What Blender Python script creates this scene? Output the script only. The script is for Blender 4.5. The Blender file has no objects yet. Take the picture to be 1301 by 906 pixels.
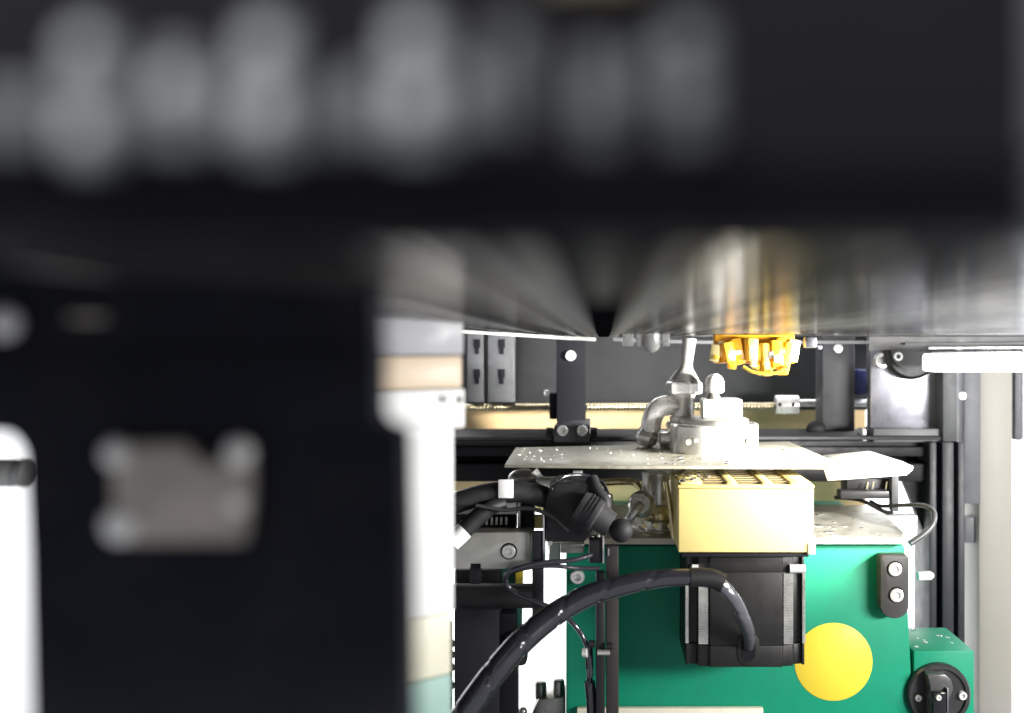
import bpy, bmesh, math, random
from mathutils import Vector, Matrix
random.seed(7)
SC = bpy.context.scene
COL = SC.collection

# ------------------------------------------------------------------ camera, world, lamps
F = 1250.0                 # focal length in photograph pixels
VX, VY = 767.0, 432.0      # vanishing point of the depth direction
CZ = 0.40                  # camera height above the machine deck origin (m)
cam = bpy.data.cameras.new("camera")
cam_o = bpy.data.objects.new("camera", cam)
COL.objects.link(cam_o)
cam_o.location = (0, 0, CZ)
cam_o.rotation_euler = (math.radians(90), 0, 0)
cam.sensor_fit = 'HORIZONTAL'
cam.sensor_width = 36.0
cam.lens = 36.0 * F / 1301.0
cam.shift_x = (650.5 - VX) / 1301.0
cam.shift_y = -(453.0 - VY) / 1301.0
cam.clip_start = 0.005
cam.clip_end = 50
cam.dof.use_dof = True
cam.dof.focus_distance = 0.495
cam.dof.aperture_fstop = cam.lens / 4.4
SC.camera = cam_o

world = bpy.data.worlds.new("World")
SC.world = world
world.use_nodes = True
bg = world.node_tree.nodes["Background"]
bg.inputs[0].default_value = (0.93, 0.95, 1.0, 1)
bg.inputs[1].default_value = 0.40

def area(name, loc, target, size, size_y, power, col=(1, 1, 1)):
    l = bpy.data.lights.new(name, 'AREA')
    l.shape = 'RECTANGLE'; l.size = size; l.size_y = size_y
    l.energy = power; l.color = col
    o = bpy.data.objects.new(name, l); COL.objects.link(o)
    o.location = loc
    o.rotation_euler = (Vector(target) - Vector(loc)).to_track_quat('-Z', 'Y').to_euler()
    return o
# machine work light, to the right of the pot; and an added unseen lamp that whitens the back wall
area("work_light", (0.38, 0.20, CZ - 0.035), (0.05, 0.50, CZ - 0.12), 0.16, 0.05, 2.9, (1, 0.985, 0.95))
area("wall_fill", (0.10, 0.80, CZ + 0.30), (0.10, 1.25, CZ + 0.06), 1.4, 0.15, 46, (0.96, 0.98, 1))

area("nozzle_fill", (0.27, 0.41, CZ - 0.022), (0.05, 0.54, CZ - 0.045), 0.05, 0.02, 0.80, (1, 0.97, 0.90)).data.spread = math.radians(55)  # added unseen lamp that whitens the nozzle from the right
area("front_fill", (-0.35, -0.45, CZ + 0.50), (0.0, 0.10, CZ), 0.5, 0.12, 7.5, (1, 0.99, 0.97))  # added unseen lamp behind the camera, for highlights on screws and clips

SC.view_settings.view_transform = 'Standard'
SC.view_settings.look = 'None'
SC.view_settings.exposure = 0.18
SC.view_settings.gamma = 1.0
SC.view_settings.use_curve_mapping = False
SC.render.engine = 'CYCLES'
SC.cycles.use_denoising = True
SC.cycles.max_bounces = 8
SC.cycles.caustics_reflective = False
SC.cycles.caustics_refractive = False
SC.cycles.sample_clamp_indirect = 6

# ------------------------------------------------------------------ helpers
def W(px, py, d):
    """a place in the machine d millimetres ahead of the lens"""
    return Vector(((px - VX) * d / F / 1000, d / 1000, CZ + (VY - py) * d / F / 1000))
def mm(px, d): return px * d / F / 1000      # photograph pixels at a depth, in metres

MATS = {}
def mat(name, col, rough=0.5, metal=0.0, spec=0.5, var=0.12, vscale=120, bump=0.0, bscale=900,
        rvar=0.1, emit=0.0, trans=0.0, coat=0.0, stretch=(1, 1, 1), dirt=None, dirt_amt=0.0, dscale=150,
        alpha=1.0, sss=0.0, dlo=0.52, dhi=0.62):
    m = bpy.data.materials.new(name); m.use_nodes = True
    nt = m.node_tree; N = nt.nodes; L = nt.links
    b = N["Principled BSDF"]
    tc = N.new("ShaderNodeTexCoord"); mp = N.new("ShaderNodeMapping")
    mp.inputs["Scale"].default_value = stretch
    L.new(tc.outputs["Object"], mp.inputs["Vector"])
    n = N.new("ShaderNodeTexNoise"); n.inputs["Scale"].default_value = vscale
    n.inputs["Detail"].default_value = 6; n.inputs["Roughness"].default_value = 0.65
    L.new(mp.outputs[0], n.inputs["Vector"])
    mr = N.new("ShaderNodeMapRange")
    mr.inputs["From Min"].default_value = 0.25; mr.inputs["From Max"].default_value = 0.75
    mr.inputs["To Min"].default_value = 1 - var; mr.inputs["To Max"].default_value = 1 + var
    L.new(n.outputs["Fac"], mr.inputs["Value"])
    mul = N.new("ShaderNodeVectorMath"); mul.operation = 'SCALE'
    mul.inputs[0].default_value = col; L.new(mr.outputs[0], mul.inputs["Scale"])
    out = mul.outputs[0]
    if dirt:
        n2 = N.new("ShaderNodeTexNoise"); n2.inputs["Scale"].default_value = dscale
        n2.inputs["Detail"].default_value = 8; n2.inputs["Roughness"].default_value = 0.7
        L.new(tc.outputs["Object"], n2.inputs["Vector"])
        r2 = N.new("ShaderNodeMapRange"); r2.inputs["From Min"].default_value = dlo
        r2.inputs["From Max"].default_value = dhi; r2.inputs["To Max"].default_value = dirt_amt
        L.new(n2.outputs["Fac"], r2.inputs["Value"])
        mx = N.new("ShaderNodeMix"); mx.data_type = 'RGBA'
        L.new(r2.outputs[0], mx.inputs["Factor"])
        L.new(out, mx.inputs["A"]); mx.inputs["B"].default_value = (*dirt, 1)
        out = mx.outputs["Result"]
    L.new(out, b.inputs["Base Color"])
    rr = N.new("ShaderNodeMapRange")
    rr.inputs["From Min"].default_value = 0.3; rr.inputs["From Max"].default_value = 0.7
    rr.inputs["To Min"].default_value = max(0.02, rough - rvar); rr.inputs["To Max"].default_value = min(1, rough + rvar)
    L.new(n.outputs["Fac"], rr.inputs["Value"]); L.new(rr.outputs[0], b.inputs["Roughness"])
    b.inputs["Metallic"].default_value = metal
    b.inputs["Specular IOR Level"].default_value = spec
    b.inputs["Coat Weight"].default_value = coat
    b.inputs["Transmission Weight"].default_value = trans
    b.inputs["Alpha"].default_value = alpha
    if sss:
        b.inputs["Subsurface Weight"].default_value = sss
        b.inputs["Subsurface Radius"].default_value = (0.004, 0.003, 0.002)
    if emit:
        b.inputs["Emission Color"].default_value = (*col, 1); b.inputs["Emission Strength"].default_value = emit
    if bump:
        n3 = N.new("ShaderNodeTexNoise"); n3.inputs["Scale"].default_value = bscale; n3.inputs["Detail"].default_value = 4
        L.new(mp.outputs[0], n3.inputs["Vector"])
        bm_ = N.new("ShaderNodeBump"); bm_.inputs["Strength"].default_value = bump
        bm_.inputs["Distance"].default_value = 0.0004
        L.new(n3.outputs["Fac"], bm_.inputs["Height"]); L.new(bm_.outputs[0], b.inputs["Normal"])
    MATS[name] = m
    return m

mat("black_anodised", (0.014, 0.014, 0.017), 0.55, spec=0.25, bump=0.15, bscale=2500)
mat("black_matte", (0.0125, 0.0125, 0.016), 0.8, spec=0.08, bump=0.1, bscale=3000)
mat("black_plastic", (0.012, 0.012, 0.014), 0.42, spec=0.35, bump=0.1, bscale=1500)
mat("black_gloss", (0.010, 0.010, 0.013), 0.22, spec=0.55, rvar=0.06)
mat("black_rubber", (0.014, 0.014, 0.016), 0.6, spec=0.3, bump=0.2, bscale=1200)
mat("motor_black", (0.012, 0.0112, 0.0112), 0.48, spec=0.4, bump=0.15, bscale=3500)
mat("dark_grey", (0.030, 0.031, 0.034), 0.6, spec=0.3, var=0.2, bump=0.1, dirt=(0.02, 0.02, 0.022), dirt_amt=0.5, dscale=60)
mat("mid_grey", (0.16, 0.165, 0.18), 0.5, spec=0.4, var=0.12)
mat("steel", (0.70, 0.69, 0.65), 0.30, 0.8, var=0.1, bump=0.08, bscale=700, dirt=(0.40, 0.36, 0.28), dirt_amt=0.4)
mat("bright_steel", (0.95, 0.94, 0.91), 0.24, 0.5, var=0.05)
mat("dull_steel", (0.42, 0.41, 0.385), 0.42, 1.0, var=0.12, bump=0.12, bscale=800, dirt=(0.24, 0.22, 0.18), dirt_amt=0.5)
mat("dirty_plate", (0.50, 0.485, 0.42), 0.38, 0.75, var=0.18, vscale=90, bump=0.2, bscale=500,
    dirt=(0.26, 0.24, 0.19), dirt_amt=0.8, dscale=110)
mat("tray_steel", (0.44, 0.42, 0.34), 0.45, 0.45, var=0.14, vscale=80, bump=0.15, bscale=400,
    dirt=(0.22, 0.20, 0.15), dirt_amt=0.6, dscale=70)
mat("cream_edge", (0.74, 0.69, 0.56), 0.45, var=0.08)
mat("solder", (0.88, 0.87, 0.84), 0.25, 1.0, var=0.05, bump=0.3, bscale=900)
mat("brass", (0.78, 0.66, 0.38), 0.25, 1.0, var=0.15, dirt=(0.32, 0.25, 0.12), dirt_amt=0.5)
mat("green_paint", (0.005, 0.255, 0.143), 0.5, spec=0.25, var=0.05, vscale=35, bump=0.05, bscale=700, rvar=0.05,
    dirt=(0.014, 0.205, 0.125), dirt_amt=0.6, dscale=38, dlo=0.45, dhi=0.68)
mat("yellow_sticker", (0.90, 0.69, 0.06), 0.5, spec=0.35, var=0.02)
mat("cream_block", (0.90, 0.74, 0.29), 0.5, spec=0.35, var=0.04, vscale=40, dirt=(0.82, 0.65, 0.23), dirt_amt=0.3, dscale=45)
mat("slot_brown", (0.17, 0.13, 0.06), 0.6, var=0.3, vscale=300)
mat("tan_board", (0.74, 0.53, 0.29), 0.6, spec=0.3, var=0.06, stretch=(0.3, 1, 3))
mat("white_paint", (0.80, 0.80, 0.80), 0.5, spec=0.35, var=0.02, vscale=20)
mat("beige_paint", (0.42, 0.40, 0.365), 0.5, spec=0.35, var=0.03, vscale=20)
mat("white_plastic", (0.82, 0.82, 0.80), 0.4, var=0.02)
mat("orange_plastic", (0.95, 0.45, 0.03), 0.25, spec=0.5, var=0.15, vscale=300)
mat("pale_amber", (1.0, 0.82, 0.40), 0.15, spec=0.7, var=0.1, vscale=300)
mat("amber_glow", (1.0, 0.66, 0.09), 0.2, spec=0.6, var=0.12, vscale=300, sss=0.3)
mat("amber_plastic", (0.92, 0.60, 0.08), 0.2, spec=0.5, var=0.15, vscale=300, trans=0.5)
mat("clear_plastic", (0.75, 0.76, 0.76), 0.25, spec=0.5, var=0.1, trans=0.7)
mat("aluminium", (0.66, 0.66, 0.70), 0.32, 1.0, var=0.1, vscale=60, bump=0.05, bscale=300, rvar=0.12)
mat("smudged_aluminium", (0.46, 0.46, 0.52), 0.34, 0.8, var=0.22, vscale=28, rvar=0.14)
mat("teal_plastic", (0.02, 0.14, 0.10), 0.45, var=0.1)
mat("blue_plastic", (0.02, 0.035, 0.16), 0.4)
mat("lamp_glow", (1, 0.99, 0.97), 0.5, emit=2.2, var=0.0)
mat("nickel_warm", (0.42, 0.375, 0.335), 0.45, 0.5, var=0.4, vscale=180)
mat("fibre_edge", (0.62, 0.62, 0.60), 0.35, var=0.2, vscale=250)
mat("rail_grey", (0.13, 0.13, 0.135), 0.5)
mat("bridge_dark", (0.028, 0.028, 0.03), 0.45, spec=0.3, var=0.2)
mat("track_pale", (0.34, 0.34, 0.33), 0.35, spec=0.4, var=0.35, vscale=300)
mat("track_dark", (0.012, 0.012, 0.013), 0.7, spec=0.1)
mat("track_gloss", (0.08, 0.08, 0.085), 0.15, 0.5, var=0.2)
mat("slot_black", (0.004, 0.004, 0.005), 0.9, spec=0.0)
mat("copper_gold", (0.80, 0.60, 0.30), 0.3, 1.0)

def board_material():
    m = bpy.data.materials.new("board_mask"); m.use_nodes = True
    nt = m.node_tree; N = nt.nodes; L = nt.links; b = N["Principled BSDF"]
    tc = N.new("ShaderNodeTexCoord"); mp = N.new("ShaderNodeMapping")
    mp.inputs["Scale"].default_value = (420, 2.2, 1)          # brushed along the depth of the machine
    L.new(tc.outputs["Object"], mp.inputs["Vector"])
    n = N.new("ShaderNodeTexNoise"); n.inputs["Scale"].default_value = 1.0
    n.inputs["Detail"].default_value = 5; n.inputs["Roughness"].default_value = 0.7
    L.new(mp.outputs[0], n.inputs["Vector"])
    r = N.new("ShaderNodeMapRange"); r.inputs["From Min"].default_value = 0.3; r.inputs["From Max"].default_value = 0.7
    r.inputs["To Min"].default_value = 0.06; r.inputs["To Max"].default_value = 0.26
    L.new(n.outputs["Fac"], r.inputs["Value"]); L.new(r.outputs[0], b.inputs["Roughness"])
    cr = N.new("ShaderNodeMapRange"); cr.inputs["To Min"].default_value = 0.008; cr.inputs["To Max"].default_value = 0.035
    L.new(n.outputs["Fac"], cr.inputs["Value"]); L.new(cr.outputs[0], b.inputs["Base Color"])
    bp = N.new("ShaderNodeBump"); bp.inputs["Strength"].default_value = 0.10; bp.inputs["Distance"].default_value = 0.0002
    L.new(n.outputs["Fac"], bp.inputs["Height"]); L.new(bp.outputs[0], b.inputs["Normal"])
    out = N["Material Output"]
    df = N.new("ShaderNodeBsdfDiffuse"); L.new(cr.outputs[0], df.inputs["Color"])
    gl = N.new("ShaderNodeBsdfGlossy"); gl.inputs["Color"].default_value = (0.95, 0.96, 1, 1)
    L.new(r.outputs[0], gl.inputs["Roughness"]); L.new(bp.outputs[0], gl.inputs["Normal"])
    n4 = N.new("ShaderNodeTexNoise"); n4.inputs["Scale"].default_value = 30; n4.inputs["Detail"].default_value = 5
    L.new(tc.outputs["Object"], n4.inputs["Vector"])
    ad = N.new("ShaderNodeMath"); ad.operation = 'MULTIPLY'
    L.new(n4.outputs["Fac"], ad.inputs[0]); L.new(n.outputs["Fac"], ad.inputs[1])
    fr = N.new("ShaderNodeMapRange"); fr.inputs["From Min"].default_value = 0.14; fr.inputs["From Max"].default_value = 0.40
    fr.inputs["To Min"].default_value = 0.10; fr.inputs["To Max"].default_value = 0.72
    L.new(ad.outputs[0], fr.inputs["Value"])
    fz = N.new("ShaderNodeFresnel"); fz.inputs["IOR"].default_value = 1.38
    pw = N.new("ShaderNodeMath"); pw.operation = 'POWER'; pw.inputs[1].default_value = 1.9
    L.new(fz.outputs[0], pw.inputs[0])
    ml = N.new("ShaderNodeMath"); ml.operation = 'MULTIPLY'
    L.new(pw.outputs[0], ml.inputs[0]); L.new(fr.outputs[0], ml.inputs[1])
    mx = N.new("ShaderNodeMixShader"); L.new(ml.outputs[0], mx.inputs[0])
    L.new(df.outputs[0], mx.inputs[1]); L.new(gl.outputs[0], mx.inputs[2]); L.new(mx.outputs[0], out.inputs["Surface"])
    MATS["board_mask"] = m
board_material()

class MB:
    def __init__(s): s.bm = bmesh.new()
    def box(s, lo, hi, bev=0.0, seg=2, rot=None, pivot=None):
        lo, hi = Vector(lo), Vector(hi)
        c = (lo + hi) / 2; sz = hi - lo
        t = bmesh.new()
        bmesh.ops.create_cube(t, size=1.0)
        for v in t.verts: v.co = Vector((v.co.x * abs(sz.x), v.co.y * abs(sz.y), v.co.z * abs(sz.z)))
        if bev > 0:
            bmesh.ops.bevel(t, geom=t.edges[:] + t.verts[:], offset=bev, segments=seg, profile=0.5, affect='EDGES')
        R = rot.to_4x4() if rot else Matrix.Identity(4)
        for v in t.verts: v.co = c + (R @ v.co if not pivot else v.co)
        if rot and pivot:
            for v in t.verts: v.co = pivot + R @ (v.co - pivot)
        s._merge(t); return s
    def pbox(s, x0, y0, x1, y1, d0, d1, bev=0.0003, **k):
        a = W(x0, y1, d0); b = W(x1, y0, d0)
        return s.box((a.x, d0 / 1000, a.z), (b.x, d1 / 1000, b.z), bev, **k)
    def _merge(s, t):
        me = bpy.data.meshes.new("tmp"); t.to_mesh(me); t.free()
        s.bm.from_mesh(me); bpy.data.meshes.remove(me)
    def cyl(s, p0, p1, r0, r1=None, seg=28, cap=True):
        if r1 is None: r1 = r0
        return s.lathe(p0, p1, [(0, r0), (1, r1)], seg, cap)
    def lathe(s, p0, p1, prof, seg=28, cap=True):
        """prof: (fraction along p0-p1, radius)"""
        p0, p1 = Vector(p0), Vector(p1); ax = (p1 - p0)
        z = ax.normalized(); x = z.orthogonal().normalized(); y = z.cross(x)
        rings = []
        for f, r in prof:
            c = p0 + ax * f
            rings.append([s.bm.verts.new(c + (x * math.cos(2 * math.pi * i / seg) + y * math.sin(2 * math.pi * i / seg)) * max(r, 1e-5)) for i in range(seg)])
        for a, b in zip(rings, rings[1:]):
            for i in range(seg):
                s.bm.faces.new((a[i], a[(i + 1) % seg], b[(i + 1) % seg], b[i]))
        if cap:
            s.bm.faces.new(rings[0][::-1]); s.bm.faces.new(rings[-1])
        return s
    def disc(s, px, py, d0, d1, prof, seg=40, cap=True):
        """lathe whose axis is the depth direction, standing at depth d0 and reaching d1"""
        p = W(px, py, min(d0, d1)); return s.lathe((p.x, d0 / 1000, p.z), (p.x, d1 / 1000, p.z), prof, seg, cap)
    def tube(s, pts, r, seg=14, n=8, groove=None, rfun=None):
        P = spline([Vector(p) for p in pts], n)
        rings = []; up = Vector((0, 0, 1)); acc = 0
        prev = None
        for i, p in enumerate(P):
            t = (P[min(i + 1, len(P) - 1)] - P[max(i - 1, 0)]).normalized()
            if prev is None: x = t.orthogonal().normalized()
            else:
                x = (prev - t * prev.dot(t)).normalized()
                acc += (p - P[i - 1]).length
            prev = x; y = t.cross(x)
            rr = rfun(i / (len(P) - 1)) if rfun else r
            ring = []
            for k in range(seg):
                a = 2 * math.pi * k / seg; q = rr
                if groove:
                    ph = (a / (2 * math.pi) + acc / groove) % 1.0
                    if ph < 0.13: q = rr * 0.93
                ring.append(s.bm.verts.new(p + (x * math.cos(a) + y * math.sin(a)) * q))
            rings.append(ring)
        for a, b in zip(rings, rings[1:]):
            for i in range(seg):
                s.bm.faces.new((a[i], a[(i + 1) % seg], b[(i + 1) % seg], b[i]))
        s.bm.faces.new(rings[0][::-1]); s.bm.faces.new(rings[-1])
        return s
    def poly(s, pts, ext):
        """flat outline (world points) extruded by vector ext"""
        ext = Vector(ext)
        a = [s.bm.verts.new(Vector(p)) for p in pts]
        b = [s.bm.verts.new(Vector(p) + ext) for p in pts]
        n = len(a)
        s.bm.faces.new(a); s.bm.faces.new(b[::-1])
        for i in range(n): s.bm.faces.new((a[i], b[i], b[(i + 1) % n], a[(i + 1) % n]))
        return s
    def ball(s, c, r, squash=(1, 1, 1), u=20, v=12):
        t = bmesh.new(); bmesh.ops.create_uvsphere(t, u_segments=u, v_segments=v, radius=r)
        for w in t.verts: w.co = Vector(c) + Vector((w.co.x * squash[0], w.co.y * squash[1], w.co.z * squash[2]))
        s._merge(t); return s
    def build(s, name, m, parent=None, smooth=True, bevel=0.0, stuff=False, label=None):
        bmesh.ops.recalc_face_normals(s.bm, faces=s.bm.faces[:])
        off = Vector(parent_loc(parent)) if parent else Vector((0, 0, 0))
        for v in s.bm.verts: v.co -= off
        if bevel > 0:
            es = [e for e in s.bm.edges if len(e.link_faces) == 2 and e.calc_face_angle(0) > 0.6]
            bmesh.ops.bevel(s.bm, geom=es, offset=bevel, segments=2, profile=0.5, affect='EDGES', clamp_overlap=True)
        me = bpy.data.meshes.new(name); s.bm.to_mesh(me); s.bm.free()
        if smooth:
            for p in me.polygons: p.use_smooth = True
            try: me.set_sharp_from_angle(angle=math.radians(38))
            except Exception: pass
        me.materials.append(MATS[m])
        o = bpy.data.objects.new(name, me); COL.objects.link(o)
        if parent: o.parent = parent
        if stuff: o["kind"] = "stuff"
        if label: o["label"] = label
        return o

def parent_loc(p):
    v = Vector((0, 0, 0))
    while p is not None:
        v += p.location; p = p.parent
    return v
def spline(P, n):
    if len(P) < 3 or n <= 1: return P
    out = []
    Q = [P[0] * 2 - P[1]] + P + [P[-1] * 2 - P[-2]]
    for i in range(1, len(Q) - 2):
        a, b, c, d = Q[i - 1], Q[i], Q[i + 1], Q[i + 2]
        for k in range(n):
            t = k / n
            out.append(0.5 * ((2 * b) + (c - a) * t + (2 * a - 5 * b + 4 * c - d) * t * t + (3 * b - a - 3 * c + d) * t ** 3))
    out.append(P[-1]); return out
def thing(name, label, cat, loc, group=None):
    o = bpy.data.objects.new(name, None); COL.objects.link(o)
    o.empty_display_size = 0.01
    o.location = loc; o["label"] = label; o["category"] = cat
    if group: o["group"] = group
    return o
def tag(o, label, cat, group=None):
    o["label"] = label; o["category"] = cat
    if group: o["group"] = group
    return o
def structure(o): o["kind"] = "structure"; return o

# socket-head bolt, shared mesh; axis along -Y (head faces the lens)
_bolt = {}
def bolt(parent, p, r, name="bolt", m="bright_steel", depth=None, hexd=True):
    depth = depth or r * 0.9
    key = (round(r, 5), m, round(depth, 5))
    if key not in _bolt:
        b = MB()
        b.lathe((0, 0, 0), (0, -depth, 0), [(0, r), (0.8, r), (1.0, r * 0.86), (1.0, r * 0.5)], 24, cap=False)
        t = b.bm
        ring = [t.verts.new((r * 0.5 * math.cos(math.pi / 3 * i), -depth * 0.45, r * 0.5 * math.sin(math.pi / 3 * i))) for i in range(6)]
        t.faces.new(ring)
        top = [t.verts.new((r * 0.52 * math.cos(math.pi / 3 * i), -depth, r * 0.52 * math.sin(math.pi / 3 * i))) for i in range(6)]
        for i in range(6): t.faces.new((ring[i], ring[(i + 1) % 6], top[(i + 1) % 6], top[i]))
        o = b.build(name, m)
        _bolt[key] = o.data; o.parent = parent
    else:
        o = bpy.data.objects.new(name, _bolt[key]); COL.objects.link(o); o.parent = parent
    o.location = Vector(p) - parent_loc(parent)
    return o

# ------------------------------------------------------------------ setting: cabinet panels
b = MB(); b.box((-0.9, 1.24, CZ - 0.85), (1.3, 1.26, CZ + 0.6))
structure(b.build("cabinet_back_wall", "white_paint"))
b = MB(); b.box((0.60, 0.62, CZ - 0.85), (0.62, 1.24, CZ + 0.6))
structure(b.build("cabinet_side_wall", "white_paint"))
b = MB(); b.box((-0.25, 0.40, CZ - 0.262), (0.32, 0.60, CZ - 0.25))
structure(b.build("machine_deck", "dark_grey"))

# ------------------------------------------------------------------ rear of the machine
def rear():
    # dark rear cover
    b = MB(); b.pbox(560, 380, 1108, 521, 700, 706)
    tag(b.build("rear_cover", "dark_grey"), "dark grey sheet cover behind the threaded spindle", "cover")
    # tan board
    b = MB(); b.pbox(500, 505, 1100, 650, 722, 728)
    tag(b.build("tan_board", "tan_board"), "tan board running behind spindle and black cross beam", "board")
    # cross beam: black slotted extrusion
    t = thing("cross_beam", "long black slotted aluminium cross beam behind the steel tray", "beam", W(900, 620, 620))
    b = MB(); b.pbox(470, 555, 1196, 559, 600, 655, bev=0.0004); b.build("top_ledge", "dark_grey", t)
    b = MB(); b.pbox(470, 559.5, 1196, 567, 612, 655, bev=0.0004); b.build("upper_face", "mid_dark" if "mid_dark" in MATS else "dark_grey", t)
    b = MB(); b.pbox(470, 568, 1204, 580, 606, 650, bev=0.0006); b.build("flange", "black_anodised", t)
    b = MB(); b.pbox(470, 580.5, 1200, 589, 622, 650, bev=0.0006); b.build("slot", "black_matte", t)
    b = MB(); b.pbox(470, 589.5, 1204, 612, 606, 650, bev=0.0006); b.build("flange", "black_anodised", t)
    # perforated uprights on the left
    for i, (x0, x1) in enumerate(((594, 614), (620, 653))):
        d = 655
        t = thing("slotted_upright", ("narrow dark grey upright with slots, left of its wider twin",
                  "wide dark grey upright with keyhole slots at left of the spindle")[i], "bracket", W((x0 + x1) / 2, 512, d))
        b = MB(); b.pbox(x0, 380, x1, 511, d, d + 14); b.build("web", "mid_grey2", t)
        for y in (440, 478):
            cx = (x0 + x1) / 2 + (1 if i else 2)
            s = MB(); s.pbox(cx - 4, y - 9, cx + 4, y + 2, d - 0.9, d + 1, bev=0.0003)
            s.pbox(cx - 2.4, y + 2, cx + 2.4, y + 10, d - 0.9, d + 1, bev=0.0002)
            s.build("keyhole", "black_matte", t)
    # spindle with thread
    t = thing("threaded_spindle", "long threaded steel spindle crossing in front of the tan board", "spindle", W(820, 523, 668))
    d = 668; r = mm(5.2, d); b = MB()
    p0 = W(540, 518, d); p1 = W(984, 516, d); L = (p1 - p0).length
    seg = 16; pitch = mm(4.4, d); rings = []; bmv = b.bm
    n = int(L / (pitch / 6)); ax = (p1 - p0) / n
    for i in range(n + 1):
        c = p0 + ax * i; ring = []
        for k in range(seg):
            a = 2 * math.pi * k / seg
            ph = ((c - p0).length / pitch + k / seg) % 1.0
            q = r * (0.80 + 0.20 * (1 - abs(2 * ph - 1)))
            ring.append(bmv.verts.new(c + Vector((0, math.cos(a), math.sin(a))) * q))
        rings.append(ring)
    for a_, b_ in zip(rings, rings[1:]):
        for k in range(seg): bmv.faces.new((a_[k], a_[(k + 1) % seg], b_[(k + 1) % seg], b_[k]))
    b.build("thread", "spindle_steel", t)
    b = MB(); b.cyl(W(985, 514, d), W(1014, 514, d), mm(12, d), seg=30)
    cpl = b.build("coupling", "bright_steel", t, bevel=0.0004)
    b = MB(); b.cyl(W(1014, 512, d), W(1102, 512, d), mm(4.5, d)); b.build("plain_shaft", "bright_steel", t)
    for x in (991, 1008):
        b = MB(); b.cyl(W(x, 514, d - 6.2), W(x, 514, d - 6.8), mm(2.5, d), seg=12)
        b.build("set_screw", "black_anodised", t)
    # black carriage upright with bolts
    d = 640
    t = thing("black_upright", "black upright with white-headed screw standing on grey foot", "bracket", W(725, 560, d))
    b = MB(); b.pbox(707, 380, 744, 541, d, d + 16, bev=0.0006); b.build("post", "black_matte", t)
    b = MB(); b.pbox(698, 500, 706.5, 533, d + 4, d + 14, bev=0.0004); b.build("side_block", "black_anodised", t)
    b = MB(); b.pbox(704, 541, 749, 562, 597, d + 16, bev=0.0006); b.build("foot", "mid_grey2", t)
    for x0, x1 in ((694, 703), (750, 759)):
        b = MB(); b.cyl(W((x0 + x1) / 2 - 4, 552, 604), W((x0 + x1) / 2 + 4, 552, 604), mm(9, 604), seg=20)
        b.build("foot_knob", "black_plastic", t)
    bolt(t, W(725, 452, d), mm(6.5, d), m="white_plastic", name="screw_head")
    for x in (715, 740): bolt(t, W(x, 547, 597), mm(6.5, d), m="bright_steel")
    bolt(t, W(695, 499, d + 8), mm(4, d), m="bright_steel")
    # right pillar
    d = 640
    t = thing("grey_pillar", "dark grey pillar holding the right end of the spindle", "pillar", W(1065, 548, d))
    b = MB(); b.pbox(1045, 380, 1086, 547, d, d + 22, bev=0.0006); b.build("web", "mid_grey2", t)
    bolt(t, W(1064, 443, d), mm(6, d), m="bright_steel")
    b = MB(); b.pbox(1039, 439, 1044.5, 444, d - 2, d + 5); b.build("clip", "aluminium", t)
    b = MB(); b.ball(W(1037, 545, 635), mm(13, 635), (1, 0.7, 0.8))
    tag(b.build("rubber_bumper", "black_rubber"), "round black rubber bumper at foot of the dark grey pillar", "bumper")
    b = MB(); b.pbox(1087, 470, 1104, 502, 652, 670, bev=0.001)
    tag(b.build("blue_block", "blue_plastic"), "small dark blue block between grey pillar and bright plate", "block")
    # bright plate at right with pulley
    d = 618
    t = thing("bearing_plate", "bright smudged aluminium plate right of the dark grey pillar", "plate", W(1150, 545, d))
    b = MB(); b.pbox(1106, 380, 1197, 544, d, d + 10, bev=0.0006); b.build("face", "smudged_aluminium", t)
    b = MB(); b.pbox(1110, 545, 1197, 562, d - 10, d + 10, bev=0.0006); b.build("foot", "mid_grey", t)
    b = MB(); b.pbox(1096, 545, 1101, 561, d - 6, d + 5, bev=0.0004); b.build("white_tab", "white_plastic", t)
    b = MB(); b.disc(1159, 448, d - 8, d, [(0, mm(30, d)), (0.2, mm(34, d)), (0.8, mm(34, d)), (1, mm(30, d))], 40)
    pl = b.build("pulley", "black_plastic", t)
    b = MB(); b.disc(1159, 446, d - 10, d - 8, [(0, mm(20, d)), (0.5, mm(25, d)), (1, mm(25, d))], 36)
    b.build("hub", "mid_grey", pl)
    bolt(t, W(1119, 458, d), mm(10.5, d), m="bright_steel")
    bolt(t, W(1140, 453, d - 8), mm(6, d), m="bright_steel")
    # vertical slotted post on the right
    d = 600
    t = thing("slotted_post", "tall black slotted aluminium post right of the green pot", "post", W(1203, 950, d))
    for x0, x1, dd in ((1181, 1190, 0), (1190.3, 1197, 5), (1197.3, 1212, 0), (1212.3, 1217, 5), (1217.3, 1226, 0)):
        b = MB(); b.pbox(x0, 562, x1, 1000, d + dd, d + 30, bev=0.0005)
        b.build("groove" if dd else "rib", "black_matte" if dd else "post_black", t)
    b = MB(); b.pbox(1198, 440, 1216, 561, d + 4, d + 26, bev=0.0005); b.build("upper_rib", "mid_grey2", t)
    b = MB(); b.pbox(1225, 440, 1246, 640, d + 36, d + 60, bev=0.0005); b.build("rear_flange", "mid_grey", t)
    bolt(t, W(1222, 503, d + 30), mm(5, d), m="bright_steel")
    b = MB()
    b.poly([W(1143, 600, 612), W(1180, 600, 612), W(1180, 690, 612), W(1172, 672, 612)], (0, 0.006, 0))
    tag(b.build("gusset", "black_anodised"), "black triangular gusset between tray flap and slotted post", "bracket")
    b = MB(); b.pbox(1226.5, 657, 1247, 690, 646, 655, bev=0.0006)
    tag(b.build("tie_bar", "mid_grey"), "short grey tie bar from slotted post to pale column", "bar")
    # pale column
    t = thing("pale_column", "tall pale beige column at the right edge", "column", W(1268, 950, 640))
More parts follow.
